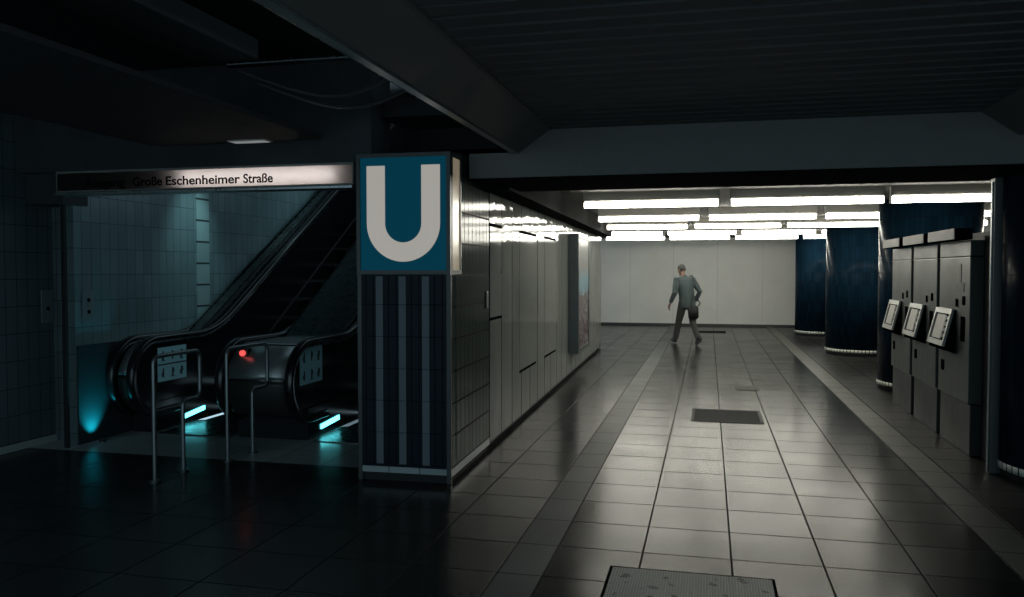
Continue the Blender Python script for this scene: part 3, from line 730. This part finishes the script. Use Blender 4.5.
pr = thing('person', 'grey-haired person in blue-grey shirt and grey trousers, walking away to the left', 'person', (PX, PY, 0))
# heading: forward (toward left and away), body axes
F = Vector((-.52, .854, 0)); Rr = Vector((.854, .52, 0))    # forward, body right
def P3(r, f, z): v = Rr*r + F*f; return (v.x, v.y, z)
# joints: r (to the body's right), f forward, z
pel = P3(0, -.02, .93); wai = P3(0, .02, 1.08); chs = P3(0, .07, 1.28); nb = P3(0, .12, 1.45); hd0 = P3(-.01, .16, 1.52)
LS = P3(-.20, .09, 1.40); RS = P3(.20, .09, 1.40)
LE = P3(-.30, -.02, 1.13); LW = P3(-.33, .12, .90); LH = P3(-.33, .16, .83)
RE = P3(.31, -.02, 1.15); RW = P3(.26, .08, .93); RH = P3(.23, .12, .87)
LHp = P3(-.10, -.02, .90); RHp = P3(.10, -.02, .90)
# right leg trails, left leg leads
LK = P3(-.10, .16, .50); LA = P3(-.09, .33, .09); RK = P3(.10, -.10, .48); RA = P3(.10, -.36, .14)
tors = skin_mesh([pel, wai, chs, nb, hd0, LS, RS, LE, LW, LH, RE, RW, RH, LHp, LK, LA, RHp, RK, RA],
    [(0,1),(1,2),(2,3),(3,4),(2,5),(5,7),(7,8),(8,9),(2,6),(6,10),(10,11),(11,12),(0,13),(13,14),(14,15),(0,16),(16,17),(17,18)],
    [(.13,.10),(.125,.095),(.14,.10),.062,.055,.06,.06,.042,.027,.022,.042,.027,.022,.085,.055,.038,.085,.055,.038])
def fingers(w, hpos, out):
    w = Vector(w); h = Vector(hpos); d = (h-w).normalized(); res = []
    side = d.cross(out).normalized()
    palm = blob(h, (.018, .04, .045), R=d.to_track_quat('Z', 'Y').to_matrix()); res.append(palm)
    for k, (off, L) in enumerate(((-.030, .062), (-.010, .072), (.010, .068), (.029, .052))):
        b = h + side*off + d*.035; c1 = b+d*L*.5+out*.006; c2 = c1+d*L*.35+out*.022; c3 = c2+d*L*.15+out*.028
        res.append(raw(MB().tube([b-d*.02, b, c1, c2, c3], .009, 8, radii=[.0095,.0095,.009,.008,.0055])))
    b = h - side*.035; res.append(raw(MB().tube([b-d*.02, b-side*.012+d*.01, b-side*.018+d*.04+out*.01, b-side*.014+d*.06+out*.016], .01, 8, radii=[.012,.011,.01,.007])))
    return res
def headfn(v):
    x, y, z = v      # local: y forward (face), z up
    if z < -.02: x *= 1-.25*min(1, (-z-.02)/.1)
    if y > 0: y *= 1-.12*min(1, y/.1)
    if z < -.03 and y < 0: y *= .86
    return Vector((x, y, z))
yaw = atan2(F.y, F.x)-pi/2
HR = Matrix.Rotation(yaw+radians(14), 3, 'Z') @ Matrix.Rotation(radians(-16), 3, 'X')
HC = Vector(P3(-.015, .20, 1.625))
head = [blob(HC, (.077, .098, .118), headfn, R=HR)]
def hp(x, y, z): return HC + HR @ Vector((x, y, z))
head.append(blob(hp(0, .098, -.015), (.014, .022, .026), R=HR, seg=10, ring=8))           # nose
head.append(blob(hp(0, .082, -.062), (.028, .014, .010), R=HR, seg=10, ring=8))           # lips
head.append(blob(hp(0, .072, -.098), (.030, .024, .02), R=HR, seg=10, ring=8))            # chin
head.append(blob(hp(0, .080, .022), (.05, .016, .012), R=HR, seg=12, ring=8))             # brow
for sx in (-1, 1): head.append(blob(hp(sx*.080, -.005, -.01), (.010, .022, .033), R=HR, seg=10, ring=8))   # ears
head.append(raw(MB().tube([hd0, P3(-.012, .185, 1.58)], .052, 14, radii=[.055, .052])))
inn = -Rr
body = merge([tors]+head+fingers(LW, LH, Rr.copy())+fingers(RW, RH, -Rr), 'body', M['skin'], pr, .007)
for sx in (-1, 1):
    o = merge([blob(hp(sx*.032, .088, .005), (.013, .009, .010), R=HR, seg=10, ring=8)], 'eye', principled('eye', (.6,.6,.58), .3), pr)
def hairfn(v):
    w = headfn(v)
    if v.y > .02 and v.z < .055: w = w*.93     # sinks under the face
    if v.z < -.06: w = w*.9
    return w
merge([blob(hp(0, -.006, .012), (.084, .104, .118), hairfn, R=HR)], 'hair', M['hair'], pr)
def loft(rings, seg=24):
    """rings of (r, f, z, half width, half depth) along the body's right and forward axes"""
    mb = MB(); vs = []; fs = []
    for (r, f, z, a, b) in rings:
        for k in range(seg):
            t_ = 2*pi*k/seg; q = Rr*(r+a*cos(t_)) + F*(f+b*sin(t_)); vs.append((q.x, q.y, z))
    n = len(rings)
    for i in range(n-1):
        for k in range(seg): k2 = (k+1) % seg; fs.append((i*seg+k, i*seg+k2, (i+1)*seg+k2, (i+1)*seg+k))
    fs += [tuple(range(seg))[::-1], tuple(range((n-1)*seg, n*seg))]
    mb.add(vs, fs, 0, True); return raw(mb)
sh = loft([(0,-.03,.80,.175,.15),(0,-.02,.90,.18,.15),(0,.0,1.05,.172,.145),(0,.04,1.20,.185,.145),(0,.07,1.32,.205,.14),(0,.09,1.41,.205,.115),(0,.105,1.455,.15,.09),(0,.12,1.48,.08,.07)])
def sleeve(a, b, c): return raw(MB().tube([Vector(a)+Rr*(.09 if a is LS else -.09), a, [(p+q)/2 for p, q in zip(a, b)], b, [(p+q)/2 for p, q in zip(b, c)], c], .06, 16, radii=[.06,.070,.066,.058,.050,.043]))
slv = [blob(LS, (.07,.075,.07)), blob(RS, (.07,.075,.07)), sleeve(LS, LE, P3(-.328,.105,.925)), sleeve(RS, RE, P3(.265,.07,.95))]
coll = raw(MB().tube([P3(0,.10,1.42), P3(0,.125,1.485)], .07, 18, radii=[.085, .066]))
merge([sh, coll]+slv, 'shirt', M['shirt'], pr, .009)
def leg(h, k, a): return raw(MB().tube([Vector(h)+Vector((0,0,.06)), h, [p*.5+q*.5 for p, q in zip(h, k)], k, [p*.5+q*.5 for p, q in zip(k, a)], a], .08, 18, radii=[.085,.098,.088,.072,.066,.060]))
tr = [loft([(0,-.03,.76,.10,.08),(0,-.03,.82,.155,.12),(0,-.02,.92,.155,.12),(0,0,1.02,.145,.11)]), leg(LHp, LK, P3(-.092,.315,.10)), leg(RHp, RK, P3(.10,-.335,.15))]
merge(tr, 'trousers', M['trouser'], pr, .008)
def shoe(ank, pitch, name):
    R_ = Matrix.Rotation(yaw, 3, 'Z') @ Matrix.Rotation(radians(pitch), 3, 'X')
    A = Vector(ank)
    def fn(v):
        v = v.copy()
        if v.z < -.03: v.z = -.03
        if v.y > .05: v.z *= .75
        return v
    u_ = [blob(A+R_ @ Vector((0, .055, -.035)), (.045, .135, .048), fn, R=R_), raw(MB().tube([A+R_ @ Vector((0, 0, -.03)), A+R_ @ Vector((0, -.005, .04))], .045, 14))]
    o = merge(u_, 'shoe', M['shoe'], pr, .006)
    merge([blob(A+R_ @ Vector((0, .055, -.072)), (.047, .14, .012), R=R_)], 'sole', M['sole'], o)
shoe(LA, 6, 'l'); shoe((RA[0], RA[1], RA[2]+.03), -32, 'r')
# shoulder bag with strap
bg_ = thing('shoulder_bag', 'black shoulder bag hanging at the right hip of the walking person', 'bag', (PX, PY, .75))
C_ = Vector(P3(.03, -.245, .0)); 
m = bmesh.new(); bmesh.ops.create_cube(m, size=1)
for v in m.verts: v.co = Vector((v.co.x*.235, v.co.y*.08*(1.2 if v.co.z < 0 else .8), v.co.z*.28))
bmesh.ops.bevel(m, geom=m.edges[:], offset=.03, segments=3, affect='EDGES')
rm = Matrix.Rotation(yaw, 3, 'Z')
for v in m.verts: v.co = rm @ v.co + Vector((C_.x, C_.y, -.045))
me = bpy.data.meshes.new('bag_body'); m.to_mesh(me); m.free(); me.materials.append(M['bag'])
for q in me.polygons: q.use_smooth = True
o = bpy.data.objects.new('bag_body', me); COL.objects.link(o); o.parent = bg_
st_ = [P3(r_, f_, z_-.75) for r_, f_, z_ in ((-.02,-.24,.82),(.03,-.2,1.0),(.12,-.16,1.2),(.16,-.09,1.38),(.15,.04,1.50),(.15,.15,1.48),(.17,.24,1.3),(.24,.18,1.1),(.26,-.02,.98),(.22,-.2,.90),(.11,-.245,.82))]
MB().sweep([Vector(q) for q in st_], [(-.004,-.018),(.004,-.018),(.004,.018),(-.004,.018)], (1,0,0)).build('strap', M['bag'], bg_)
